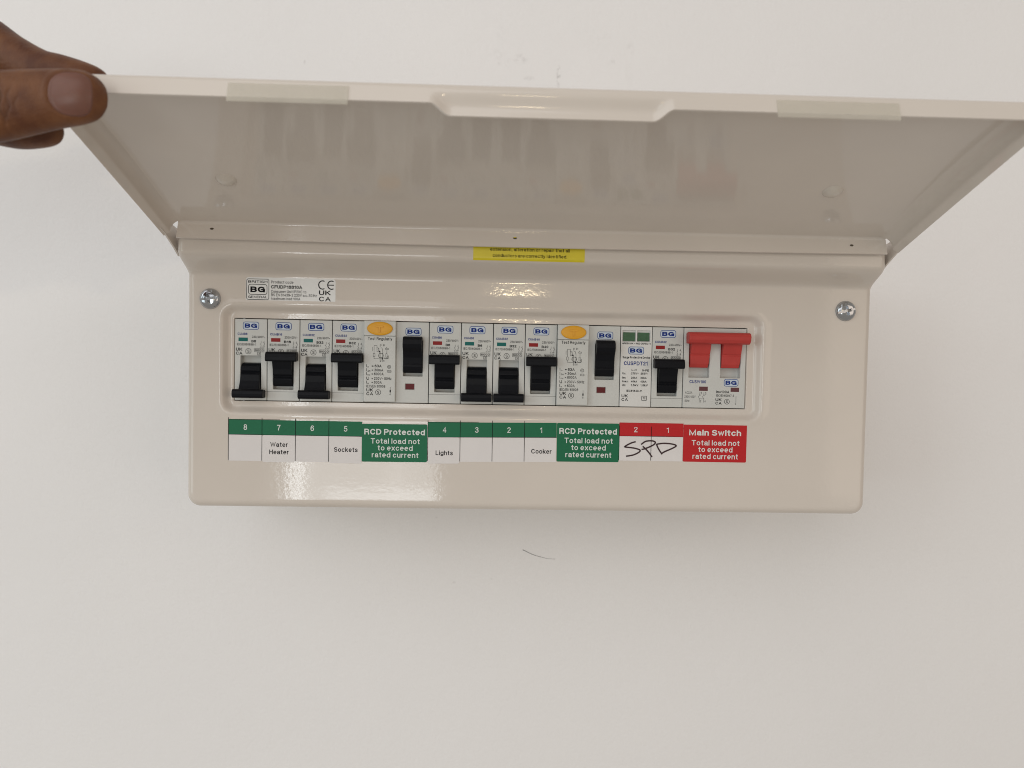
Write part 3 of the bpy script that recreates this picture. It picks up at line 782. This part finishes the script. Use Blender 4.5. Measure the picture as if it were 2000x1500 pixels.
def front_body(key, hw, holes, y0=-0.7, depth=34.0, zlo=-22.4, zhi=22.4, material='plastic', hole_depth=5.0):
    """Block with rectangular recesses (x0,x1,z0,z1) in its front."""
    if key in _m: return _m[key]
    X = sorted({-hw, hw} | {h[0] for h in holes} | {h[1] for h in holes}); Z = sorted({zlo, zhi} | {h[2] for h in holes} | {h[3] for h in holes})
    vid = {}; V = []; F = []

    def vv(x, y, z):
        k = (round(x, 4), round(y, 4), round(z, 4))
        if k not in vid: vid[k] = len(V); V.append(k)
        return vid[k]
    for i in range(len(X) - 1):
        for j in range(len(Z) - 1):
            cx, cz = (X[i] + X[i + 1]) / 2, (Z[j] + Z[j + 1]) / 2
            h = [q for q in holes if q[0] < cx < q[1] and q[2] < cz < q[3]]
            yy = y0 if not h else y0 + (h[0][4] if len(h[0]) > 4 else hole_depth)
            F.append([vv(X[i], yy, Z[j]), vv(X[i + 1], yy, Z[j]), vv(X[i + 1], yy, Z[j + 1]), vv(X[i], yy, Z[j + 1])])
    for q in holes:
        a, b_, c, d = q[:4]; yy = y0 + (q[4] if len(q) > 4 else hole_depth)
        xi = [x for x in X if a <= x <= b_]; zi = [z for z in Z if c <= z <= d]
        loop = [(x, c) for x in xi] + [(b_, z) for z in zi[1:]] + [(x, d) for x in xi[-2::-1]] + [(a, z) for z in zi[-2:0:-1]]
        for k in range(len(loop)):
            p0, p1 = loop[k], loop[(k + 1) % len(loop)]
            F.append([vv(p0[0], y0, p0[1]), vv(p0[0], yy, p0[1]), vv(p1[0], yy, p1[1]), vv(p1[0], y0, p1[1])])
    loop = [(x, zlo) for x in X] + [(hw, z) for z in Z[1:]] + [(x, zhi) for x in X[-2::-1]] + [(-hw, z) for z in Z[-2:0:-1]]
    for k in range(len(loop)):
        p0, p1 = loop[k], loop[(k + 1) % len(loop)]
        F.append([vv(p0[0], y0, p0[1]), vv(p1[0], y0, p1[1]), vv(p1[0], depth - 4, p1[1]), vv(p0[0], depth - 4, p0[1])])
    F.append([vv(x, depth - 4, z) for x, z in loop])
    _m[key] = fix_normals(mesh('body', V, F, material)); return _m[key]


def arc_pts(cy, cz, r, a0, a1, n): return [(cy + r * math.cos(math.radians(a0 + (a1 - a0) * i / n)), cz + r * math.sin(math.radians(a0 + (a1 - a0) * i / n))) for i in range(n + 1)]


def toggle_mesh(up):
    k = ('toggle', up)
    if k in _m: return _m[k]
    g = Geo()
    # rocker stem: (y, z) profile; front steps out towards the bar, with grip ridges
    if up: pr = [(3.5, -14.6), (-0.2, -14.4), (-1.6, -12.6), (-2.3, -10.2), (-1.75, -9.7), (-2.5, -9.1), (-1.95, -8.6), (-2.8, -7.9), (-3.4, -5), (-4.4, -2), (-5.2, 0.5), (-4.4, 3.2), (-1.6, 3.2), (3.5, 1.2)]
    else: pr = [(3.5, -1.6), (0.9, -2.2), (-0.9, -3.6), (-1.7, -5.9), (-1.1, -6.4), (-1.9, -6.9), (-1.3, -7.4), (-2.1, -8.1), (-2.7, -11.5), (-3.9, -14.6), (-4.9, -16.8), (-4.4, -19.6), (-1.6, -19.6), (3.5, -15.8)]
    hw = 5.2
    n = len(g.v); g.prism_x(pr, -hw, hw)
    if not up:        # the stem flares slightly towards the bar
        g.v = [(x * (1.0 + 0.007 * max(0, -8 - z)), y, z) for x, y, z in g.v]
    if up: bar = [(-2.0, -0.4), (-6.4, -0.7), (-7.3, -0.1), (-7.5, 1.6), (-7.1, 3.4), (-6.0, 4.5), (-2.3, 4.7)]
    else: bar = [(-1.6, -16.6), (-6.0, -16.1), (-7.2, -16.9), (-7.6, -18.6), (-7.3, -20.1), (-6.4, -20.9), (-1.8, -20.9)]
    g.prism_x(bar, -8.35, 8.35)
    _m[k] = g.mesh('toggle', 'black'); return _m[k]


def flag(parent, cx, cz, w, h, material, y=-0.7, label=None):
    g = Geo(); g.box(cx - w / 2, cx + w / 2, y - .02, y + .3, cz - h / 2, cz + h / 2)
    fo = obj('indicator_window', g.mesh('indicator_window', material), parent, label=label)
    return fo


GRP = 'devices in the row of the consumer unit'


def mcb(idx, code, amp, up, flagm, desc):
    cx = (idx - 8 + .5) * PT
    t = thing('circuit_breaker', desc, 'circuit breaker', (cx, 0, -22.4), 'circuit breakers with black T shaped toggles')
    y0 = -0.7
    me = front_body('mcb', 8.72, [(-5.6, 5.6, -16.2, 2.2)])
    L = (0, 0, 22.4)
    obj('body', me, t, bevel=.28, loc=L)
    obj('toggle', toggle_mesh(up), t, bevel=.3, loc=L)
    before = set(COL.objects)
    badge(t, 0.0, 18.7, y0)
    flag(t, -4.25, 11.1, 5.1, 2.0, flagm)
    p = Print(y0 - .05); p.text(code, -7.3, -7.3 + .98 * len(code) * 1.1, 13.55, 1.25, .9); p.make('type_code', 'blue_ink', t)
    p = Print(y0 - .05)
    p.text('230/400V~', .6, 7.7, 11.95, 1.3, .1); p.text(amp, .3, .3 + 1.25 * len(amp), 9.5, 1.35, 1.3); p.text('IEC/EN60898-1', -7.55, 2.7, 7.75, 1.25, .1)
    p.ukca(-8.1, -4.6, 2.6, 6.5); p.smark(-1.35, 4.6, 1.5)
    p.rrect(1.9, 7.2, 4.35, 6.15, .2, 2, .16); p.text('6000', 2.2, 6.9, 4.65, 1.15, .3); p.rrect(3.6, 5.4, 2.6, 4.2, .2, 2, .16); p.text('3', 4.1, 4.9, 2.9, 1.0, .1)
    for a in ([(5.6, 10.4), (5.6, 9.3), (5.1, 8.3)], [(5.6, 8.2), (5.6, 7.4)], [(7.2, 10.4), (7.2, 9.6)], [(6.6, 9.8), (7.5, 9.2), (7.5, 8.2)], [(6.8, 8.2), (7.3, 7.6), (7.3, 7.0)]): p.line(a, .16)
    p.text('0.1T', 5.0, 7.4, 6.6, .7, 0)
    p.make('lettering', 'ink', t)
    # moulded seam below the toggle
    g = Geo(); g.box(-8.7, 8.7, y0 - .015, y0 + .1, -17.55, -17.4); obj('seam', g.mesh('seam', 'grey_ink'), t)
    for o in set(COL.objects) - before:
        if o.parent == t: o.location = [c * MM for c in L]
    return t


def rcd(idx, desc):
    cx = (idx - 8 + 1) * PT; y0 = -0.7
    t = thing('residual_current_device', desc, 'residual current device', (cx, 0, -22.4), 'residual current devices with orange test buttons')
    before = set(COL.objects)
    obj('body', front_body('rcd', 17.6, [(3.6, 14.4, -7.6, 12.4), (4.85, 10.05, -15.1, -11.7, .5)]), t, bevel=.28)
    # proud cover plate over the left half
    g = Geo(); g.box(-17.7, -0.35, y0 - 2.6, y0 + 2, -21.9, 14.35); g.box(-17.7, -0.35, y0 - 3.1, y0 + 2, 14.45, 22.6)
    pl = obj('cover_plate', g.mesh('cover_plate', 'plastic'), t, bevel=.35)
    yp = y0 - 2.6; c0 = -9.0
    # test button
    V = []; F = []; ns = 48; prof = [(1.0, 0.6), (1.0, -0.5), (.985, -.75), (.95, -.92), (.85, -1.08), (.6, -1.2), (.3, -1.26)]
    for r_, y in prof:
        for k in range(ns):
            a = 2 * math.pi * k / ns; V.append((c0 + 7.0 * r_ * math.cos(a), yp - .5 + y, 18.4 + 3.75 * r_ * math.sin(a)))
    for i in range(len(prof) - 1):
        for k in range(ns): F.append([i * ns + k, i * ns + (k + 1) % ns, (i + 1) * ns + (k + 1) % ns, (i + 1) * ns + k])
    F.append([(len(prof) - 1) * ns + k for k in range(ns)])
    bt = obj('test_button', fix_normals(mesh('test_button', V, F, 'orange', True)), t)
    g = Geo(); g.prism_y([(c0 + a, 17.9 + b_) for a, b_ in ((-2.1, 1.9), (2.1, 1.9), (2.1, 1.15), (.42, 1.15), (.42, -1.6), (-.42, -1.6), (-.42, 1.15), (-2.1, 1.15))], yp - 2.15, yp - 1.4)
    obj('raised_letter', g.mesh('raised_letter', 'orange'), bt, bevel=.06)
    p = Print(yp - .05); z = lambda q: 22.5 - (590 + q / 6.667 - 628.8) * .2866; x = lambda q: (690 + q / 6.667 - 714) * .2835 - 17.8
    p.text('Test Regularly', x(212), x(525), z(503), 1.7, .15)
    for a, b_, c, zz, bold in (('I', 'n', '= 63A', 850, .8), ('I', '\u0394n', '= 30mA', 902, .2), ('I', 'nc', '= 6000A', 952, .2), ('U', 'n', '= 230V~ 50Hz', 1010, .2), ('I', 'm', '= 630A', 1060, .2)):
        p.ltext(a, x(197), z(zz), 1.6, .2); p.text(b_, x(212), x(212 + 18 * len(b_)), z(zz + 5), .85 if b_ != '\u0394n' else 1.0, .1)
        xe = {'= 63A': 393, '= 30mA': 415, '= 6000A': 420, '= 230V~ 50Hz': 523, '= 630A': 397}[c]
        p.text(c, x(265), x(xe), z(zz), 1.5, bold)
    p.text('IEC/EN 61008', x(200), x(443), z(1110), 1.45, .15)
    p.ukca(x(200), x(288), z(1210), z(1122)); p.smark(x(352), z(1170), 1.45)
    # circuit diagram
    def ln(*q, w=.15): p.line([(x(a), z(b_)) for a, b_ in q], w)
    ln((275, 590), (275, 640)); ln((293, 670), (293, 572), (330, 572), (330, 650), (362, 650)); ln((283, 672), (305, 672), (305, 712), (283, 712), (283, 672))
    ln((293, 712), (293, 740), (470, 740), (470, 700)); ln((372, 552), (372, 585)); ln((325, 600), (345, 600), (362, 640)); ln((375, 600), (395, 600), (405, 640), (405, 780)); ln((372, 640), (372, 780))
    ln((410, 552), (410, 580)); ln((355, 600), (352, 640), (365, 652)); ln((440, 605), (478, 605), (478, 620), (440, 620), (440, 605)); ln((452, 590), (452, 605)); ln((458, 625), (458, 672), (445, 672), (445, 720), (462, 720), (462, 672))
    p.arc(x(382), z(700), 1.35, 1.3, 0, 360, .15, 12); p.rrect(x(358), x(410), z(722), z(672), .3, 2, .14); ln((420, 720), (432, 735), (478, 735), (478, 695))
    p.arc(x(364), z(650), .22, .22, 0, 360, .35, 8); p.arc(x(400), z(740), .22, .22, 0, 360, .35, 8)
    p.text('1', x(378), x(386), z(575), 1.0, 0); p.text('N', x(415), x(430), z(575), 1.0, 0); p.text('2', x(376), x(388), z(778), 1.0, 0); p.text('N', x(412), x(427), z(778), 1.0, 0)
    p.arc(x(490), z(842), 1.0, 1.0, 0, 360, .17, 6); p.arc(x(490), z(842), .5, .5, 30, 390, .13, 6); p.rrect(x(468), x(517), z(912), z(888), .2, 2, .16); p.text('1+1', x(476), x(510), z(907), .6, 0)
    ln((508, 1100), (508, 1185)); p.rect(x(500), x(516), z(1168), z(1140)); p.text('0', x(500), x(514), z(1205), .8, 0)
    p.make('lettering', 'ink', pl)
    badge(t, 9.1, 17.15, y0)
    # rocker without a bar
    g = Geo(); g.prism_x([(3.5, -5.9), (-.9, -5.6), (-2.2, -4.0), (-2.9, -1.8), (-2.4, -0.5), (-3.1, 2.8), (-4.3, 6.0), (-6.4, 8.2), (-7.1, 10.2), (-6.6, 12.6), (-5.2, 14.1), (-2.0, 14.5), (3.0, 12.2)], 3.75, 14.2)
    obj('toggle', g.mesh('toggle', 'black'), t, bevel=.35)
    flag(t, 7.45, -13.4, 4.8, 3.1, 'dull_red', y0 + .3)
    obj_list = set(COL.objects) - before
    for o in obj_list:
        if o.parent == t: o.location.z += 22.4 * MM
    return t


D = []
D.append(mcb(0, 'CUMB6', 'B6', False, 'teal', 'grey circuit breaker with toggle down above the cell numbered 8, leftmost in the row'))
D.append(mcb(1, 'CUMB16', 'B16', True, 'red_flag', 'grey circuit breaker marked B16 with toggle up, above the Water Heater cell'))
D.append(mcb(2, 'CUMB32', 'B32', False, 'teal', 'grey circuit breaker marked B32 with toggle down above the green cell 6'))
D.append(mcb(3, 'CUMB32', 'B32', True, 'red_flag', 'grey circuit breaker marked B32 with toggle up, above the Sockets cell'))
rcd(4, 'wide device with orange test button above the RCD Protected sticker beside the Lights cell')
D.append(mcb(6, 'CUMB6', 'B6', True, 'red_flag', 'grey circuit breaker marked B6 with toggle up, above the Lights cell'))
D.append(mcb(7, 'CUMB6', 'B6', False, 'teal', 'grey circuit breaker marked B6 with toggle down above the blank green cell 3'))
D.append(mcb(8, 'CUMB32', 'B32', False, 'teal', 'grey circuit breaker marked B32 with toggle down above the blank green cell 2'))
D.append(mcb(9, 'CUMB40', 'B40', True, 'red_flag', 'grey circuit breaker marked B40 with toggle up, above the Cooker cell'))
rcd(10, 'wide device with orange test button right of the B40 breaker, beside the surge protector')
D.append(mcb(13, 'CUMB32', 'B32', True, 'red_flag', 'grey circuit breaker marked B32 between the surge protector and the red main switch'))

# surge protective device
cx = (12.5 - 8) * PT; y0 = -0.9
t = thing('surge_protector', 'pale surge protective device with two small green windows and no toggle', 'surge protector', (cx, 0, -22.4), None)
before = set(COL.objects)
obj('body', front_body('spd', 8.72, [(-7.9, -.55, 14.0, 20.3, 1.2), (.35, 7.7, 14.0, 20.3, 1.2)], y0=y0, material='pale_plastic'), t, bevel=.25)
for a, b_ in ((-7.5, -.85), (.65, 7.3)):
    g = Geo(); g.box(a, b_, y0 + .5, y0 + 1.5, 14.4, 19.2); obj('indicator_window', g.mesh('indicator_window', 'green_pane'), t, bevel=.15)
z = lambda q: 22.5 - (600 + q / 6.25 - 638.3) * .2866; x = lambda q: (1180 + q / 6.25 - 1210.7) * .2855 - 8.9
p = Print(y0 - .05)
p.text('GREEN OK \u2014 RED DEFECT !', x(212), x(562), z(457), .95, 1.2); p.text('Surge Protective Device', x(220), x(562), z(630), 1.25, 1.3)
p.text('L-N', x(335), x(395), z(782), 1.2, 1); p.text('N-PE', x(465), x(548), z(786), 1.2, 1)
for k, (a, b_, c) in enumerate((('Uc:', '275V~', '255V~'), ('In:', '20kA', '20kA'), ('Imax:', '40kA', '40kA'), ('Up:', '1.5kV', '1.5kV'))):
    zz = (825, 877, 922, 968)[k]
    p.text(a, x(222), x(222 + 15 * len(a)), z(zz), 1.15, .8); p.text(b_, x(330), x(335 + 17.5 * len(b_)), z(zz), 1.15, 1.1); p.text(c, x(447), x(452 + 17.5 * len(c)), z(zz), 1.15, 1.1)
p.text('IEC61643-11', x(278), x(470), z(1038), 1.2, 1.1); p.ukca(x(218), x(298), z(1150), z(1070)); p.rrect(x(467), x(526), z(1140), z(1088), .25, 2, .25); p.text('T2', x(480), x(513), z(1125), 1.1, .8)
p.make('lettering', 'ink', t)
p = Print(y0 - .05); p.text('CUSPDT21', x(238), x(530), z(712), 2.15, .9); p.make('type_code', 'blue_ink', t)
badge(t, (x(290) + x(480)) / 2, z(532), y0)
for o in set(COL.objects) - before:
    if o.parent == t: o.location.z += 22.4 * MM

# main switch
cx = (15 - 8) * PT; y0 = -0.7
t = thing('main_switch', 'double width main switch with a red handle bar, rightmost in the row', 'main switch', (cx, 0, -22.4))
before = set(COL.objects)
z = lambda q: 22.5 - (600 + q / 6.25 - 641.0) * .2866; x = lambda q: (1180 + q / 6.25 - 1334.9) * .2845 - 17.8
obj('body', front_body('main', 17.6, [(x(1040), x(1295), z(865), z(440)), (x(1432), x(1682), z(865), z(440))]), t, bevel=.28)
g = Geo()
st = [(3.5, z(735)), (-.3, z(745)), (-1.4, z(700)), (-2.2, z(600)), (-1.9, z(585)), (-2.6, z(575)), (-4.2, z(480)), (-5.4, z(400)), (-3, z(380)), (3.5, z(440))]
for a, b_ in ((1048, 1290), (1440, 1676)):
    n = len(g.v); g.prism_x(st, x(a), x(b_))
    g.v[n:] = [(xx - (0.55 if xx > (x(a) + x(b_)) / 2 and zz < z(600) else 0), yy, zz) for xx, yy, zz in g.v[n:]]
bar = [(-3.0, z(452)), (-7.2, z(455)), (-8.6, z(440)), (-9.6, z(405)), (-9.9, z(365)), (-9.3, z(332)), (-7.8, z(316)), (-5.2, z(312)), (-2.6, z(330))]
g.prism_x(bar, x(986), x(1743))
obj('toggle', g.mesh('toggle', 'red_plastic'), t, bevel=.45, seg=3)
badge(t, (x(1480) + x(1662)) / 2, z(922), y0, 8.3, 4.3)
flag(t, (x(1175) + x(1282)) / 2, z(1001), 4.9, 2.4, 'maroon'); flag(t, (x(1568) + x(1672)) / 2, z(1007), 4.8, 2.4, 'maroon')
p = Print(y0 - .05); p.text('CUSW100', x(1052), x(1258), z(935), 1.75, .7); p.make('type_code', 'blue_ink', t)
p = Print(y0 - .05)
p.text('In=100A', x(1390), x(1552), z(1052), 1.5, .8); p.text('IEC/EN60947-3', x(1390), x(1612), z(1095), 1.3, .1); p.ukca(x(1382), x(1460), z(1192), z(1115)); p.smark(x(1525), z(1155), 1.4)
p.line([(x(1637), z(1085)), (x(1637), z(1165))], .16); p.text('0', x(1626), x(1640), z(1190), .9, 0)
p.make('lettering', 'ink', t)
p = Print(y0 - .05)
p.text('AC22A', x(1000), x(1090), z(1065), 1.3, .1); p.text('230V/400V', x(994), x(1132), z(1115), 1.3, .1); p.text('50Hz', x(998), x(1058), z(1166), 1.3, .1)
for a in ([(1185, 1045), (1185, 1080)], [(1235, 1045), (1235, 1080)], [(1165, 1090), (1180, 1125)], [(1212, 1090), (1235, 1125), (1235, 1170)], [(1180, 1125), (1230, 1125)], [(1180, 1125), (1180, 1170)]): p.line([(x(c), z(d)) for c, d in a], .17)
p.arc(x(1185), z(1080), .3, .3, 0, 360, .13, 8); p.arc(x(1237), z(1080), .3, .3, 0, 360, .13, 8)
for c, a, d in (('1', 1195, 1068), ('3', 1250, 1072), ('2', 1188, 1168), ('4', 1245, 1168)): p.text(c, x(a), x(a + 14), z(d), 1.3, .1)
p.make('lettering', 'grey_ink', t)
for o in set(COL.objects) - before:
    if o.parent == t: o.location.z += 22.4 * MM


# ------------------------------------------------------------------ hand gripping the lid corner
def tube(V, F, path, n=28, sub_=6, flat=None):
    """Swept limb: path of (x,y,z, r_vertical, r_depth); smooth interpolation and rounded ends."""
    def cat(a, b_, c, d, t): return [.5 * (2 * b_[k] + (c[k] - a[k]) * t + (2 * a[k] - 5 * b_[k] + 4 * c[k] - d[k]) * t * t + (3 * b_[k] - a[k] - 3 * c[k] + d[k]) * t ** 3) for k in range(5)]
    pts = []
    for i in range(len(path) - 1):
        a, b_, c, d = path[max(0, i - 1)], path[i], path[i + 1], path[min(len(path) - 1, i + 2)]
        for k in range(sub_): pts.append(cat(a, b_, c, d, k / sub_))
    pts.append(list(path[-1]))
    rings = []
    for i, q in enumerate(pts):
        a = Vector(pts[max(0, i - 1)][:3]); c = Vector(pts[min(len(pts) - 1, i + 1)][:3]); tdir = (c - a).normalized()
        depth = Vector((0, 1, 0)); depth = (depth - tdir * depth.dot(tdir)).normalized(); vert = tdir.cross(depth).normalized()
        n0 = len(V); c0 = Vector(q[:3])
        for k in range(n):
            an = 2 * math.pi * k / n; w = c0 + vert * (q[3] * math.cos(an)) + depth * (q[4] * math.sin(an)); V.append((w.x, w.y, w.z))
        rings.append(n0)
    for a, b_ in zip(rings, rings[1:]):
        for k in range(n): F.append([a + k, a + (k + 1) % n, b_ + (k + 1) % n, b_ + k])
    F.append([rings[0] + k for k in range(n)][::-1]); F.append([rings[-1] + k for k in range(n)])


HV, HF = [], []
# thumb: (x, y, z, half height, half depth)
tube(HV, HF, [(-262, -150, 76, 16, 15), (-232, -147, 82, 14.5, 13.5), (-206, -144.5, 86.5, 12.6, 10.8), (-190, -143.5, 89.3, 12.6, 9.6), (-180, -143, 91.0, 12.5, 8.7), (-169.3, -142.6, 92.9, 11.5, 7.9), (-160.2, -142.3, 94.4, 10.6, 7.4), (-153, -142.0, 95.2, 9.9, 7.0),
               (-148.6, -141.4, 95.4, 8.7, 6.2), (-145.6, -140.7, 95.5, 6.6, 4.6), (-143.8, -140.2, 95.5, 3.6, 2.4), (-143.3, -140.0, 95.5, 0.8, 0.6)])
# index finger lying on the lid behind the front fold
tube(HV, HF, [(-262, -96, 133, 13, 12), (-236, -97, 138, 11.5, 11), (-216, -100, 132.2, 10.4, 10), (-200, -104, 122.8, 9.4, 9.2), (-187, -107, 116.0, 9.2, 8.8), (-178, -108, 114.2, 8.6, 8.2), (-169.5, -109, 112.2, 8.0, 7.6), (-163.5, -109.5, 110.8, 7.0, 6.4), (-160.4, -110, 109.6, 5.0, 4.2), (-158.6, -110, 109.0, 1.6, 1.3)])
# middle finger curled below, beside the lid
tube(HV, HF, [(-264, -104, 118, 13, 12), (-238, -108, 112, 11, 10), (-214, -116, 100, 9.4, 9), (-198, -122, 92.5, 8.8, 8.4), (-186, -124, 89.0, 8.2, 7.8), (-178, -125, 88.2, 7.4, 7.2), (-172, -125, 88.0, 6.0, 6), (-169.3, -125, 88.0, 3.8, 4), (-168.4, -125, 88.0, 1.0, 1.0)])
# ring and little finger folded back, out of the frame
tube(HV, HF, [(-266, -106, 102, 12, 11), (-244, -112, 92, 10.4, 9.6), (-226, -124, 80, 9, 8.6), (-220, -138, 74, 8.2, 8), (-228, -146, 72, 6.4, 6.2), (-233, -148, 72, 1.5, 1.5)])
tube(HV, HF, [(-268, -110, 88, 11, 10), (-250, -116, 78, 9, 8.6), (-236, -128, 68, 7.8, 7.4), (-234, -140, 63, 7, 7), (-242, -146, 62, 5.4, 5.4), (-246, -147, 62, 1.4, 1.4)])
# palm and wrist
tube(HV, HF, [(-244, -108, 108, 20, 12), (-262, -112, 106, 34, 16), (-285, -122, 98, 40, 18), (-310, -136, 88, 36, 19), (-332, -150, 78, 28, 18), (-352, -164, 70, 24, 18), (-380, -184, 60, 26, 20), (-420, -212, 46, 29, 23)])
hand = thing('hand', 'brown left hand at the upper left corner pinching the open lid, thumb in front', 'hand', (-200, -130, 95))
H = Vector((-200, -130, 95))
me = mesh('hand_skin', [(x - H.x, y - H.y, z - H.z) for x, y, z in HV], HF, 'skin', True)
bm = bmesh.new(); bm.from_mesh(me); bmesh.ops.recalc_face_normals(bm, faces=bm.faces); bm.to_mesh(me); bm.free()
ho = obj('skin', me, hand)
rm = ho.modifiers.new('r', 'REMESH'); rm.mode = 'VOXEL'; rm.voxel_size = 0.5 * MM; rm.use_smooth_shade = True
sm = ho.modifiers.new('s', 'SMOOTH'); sm.iterations = 8; sm.factor = .5
bpy.context.view_layer.update()
nm = bpy.data.meshes.new_from_object(ho.evaluated_get(bpy.context.evaluated_depsgraph_get()))
ho.modifiers.clear(); ho.data = nm; nm.name = 'skin'
# knuckle creases and nail groove pressed into the surface (thumb, camera side)
creases = [(-172.8, 8, .45, .4, 3), (-175.4, 10, .6, .5, -2), (-170.2, 5, .25, .35, 6), (-178.2, 9, .5, .45, 1), (-173.9, 5, .3, .3, -5), (-181.5, 8, .5, .45, -3), (-176.8, 6, .3, .3, 5)]
NCX, NCZ, NHW, NHH = -152.6, 94.9, 7.3, 8.2
crv = nm.attributes.new('crease', 'FLOAT', 'POINT').data
for v in nm.vertices:
    x, y, z = v.co.x * 1000 + H.x, v.co.y * 1000 + H.y, v.co.z * 1000 + H.z
    if x > -200 and y < -141.5:
        d = 0; dk = 0
        for (xc, hz, dep, wd, sl) in creases:
            q = x - (xc + sl * .03 * (z - 90) + .5 * math.sin(z * .9 + xc)); a = abs(z - 89.5) / hz
            if a < 1:
                d += dep * math.exp(-(q / wd) ** 2) * (1 - a * a); dk += min(1, dep * 1.1) * math.exp(-(q / (wd * 1.25)) ** 2) * (1 - a * a)
        # nail bed: sink the nail area, with a fold round its root
        e_ = ((abs((x - NCX) / NHW)) ** 2.6 + (abs((z - NCZ) / NHH)) ** 2.6) ** (1 / 2.6)
        if e_ < 1.0: d += .55 * smooth3((1.0 - e_) / .12) * (1 - .5 * smooth3((x - NCX - .5) / 5))
        if x < NCX - 2: d -= .28 * math.exp(-((e_ - 1.14) / .1) ** 2)
        v.co.y += d * MM
        crv[v.index].value = min(1.0, dk)
me_s = nm; nm.polygons.foreach_set('use_smooth', [True] * len(nm.polygons)); nm.update()


from mathutils.bvhtree import BVHTree
bv_ = BVHTree.FromPolygons([tuple(v.co) for v in nm.vertices], [tuple(q.vertices) for q in nm.polygons])
V = []; F = []; na, nb = 40, 12
for j in range(nb + 1):
    for i in range(na):
        a = 2 * math.pi * i / na; e_ = max(.03, j / nb)
        s_, c_ = math.sin(a), math.cos(a); ex = 2 / 2.6
        x = NCX + NHW * .95 * e_ * math.copysign(abs(c_) ** ex, c_); z = NCZ + NHH * .95 * e_ * math.copysign(abs(s_) ** ex, s_)
        hit = bv_.ray_cast(Vector(((x - H.x) * MM, -0.06, (z - H.z) * MM)), Vector((0, 1, 0)))[0]
        y = hit.y * 1000 if hit else -10
        V.append((x - H.x, y - .35 + .2 * e_ ** 4 * (1 - smooth3((x - NCX) / 5)) + .29 * smooth3((x - NCX - .5) / 5), z - H.z))
for j in range(nb):
    for i in range(na): F.append([j * na + i, j * na + (i + 1) % na, (j + 1) * na + (i + 1) % na, (j + 1) * na + i])
F.append(list(range(na)))
me = fix_normals(mesh('thumbnail', V, F, 'nail', True))
if sum(p_.normal.y for p_ in me.polygons) > 0: me.flip_normals()
no = obj('thumbnail', me, hand)
so = no.modifiers.new('t', 'SOLIDIFY'); so.thickness = .5 * MM; so.offset = -1
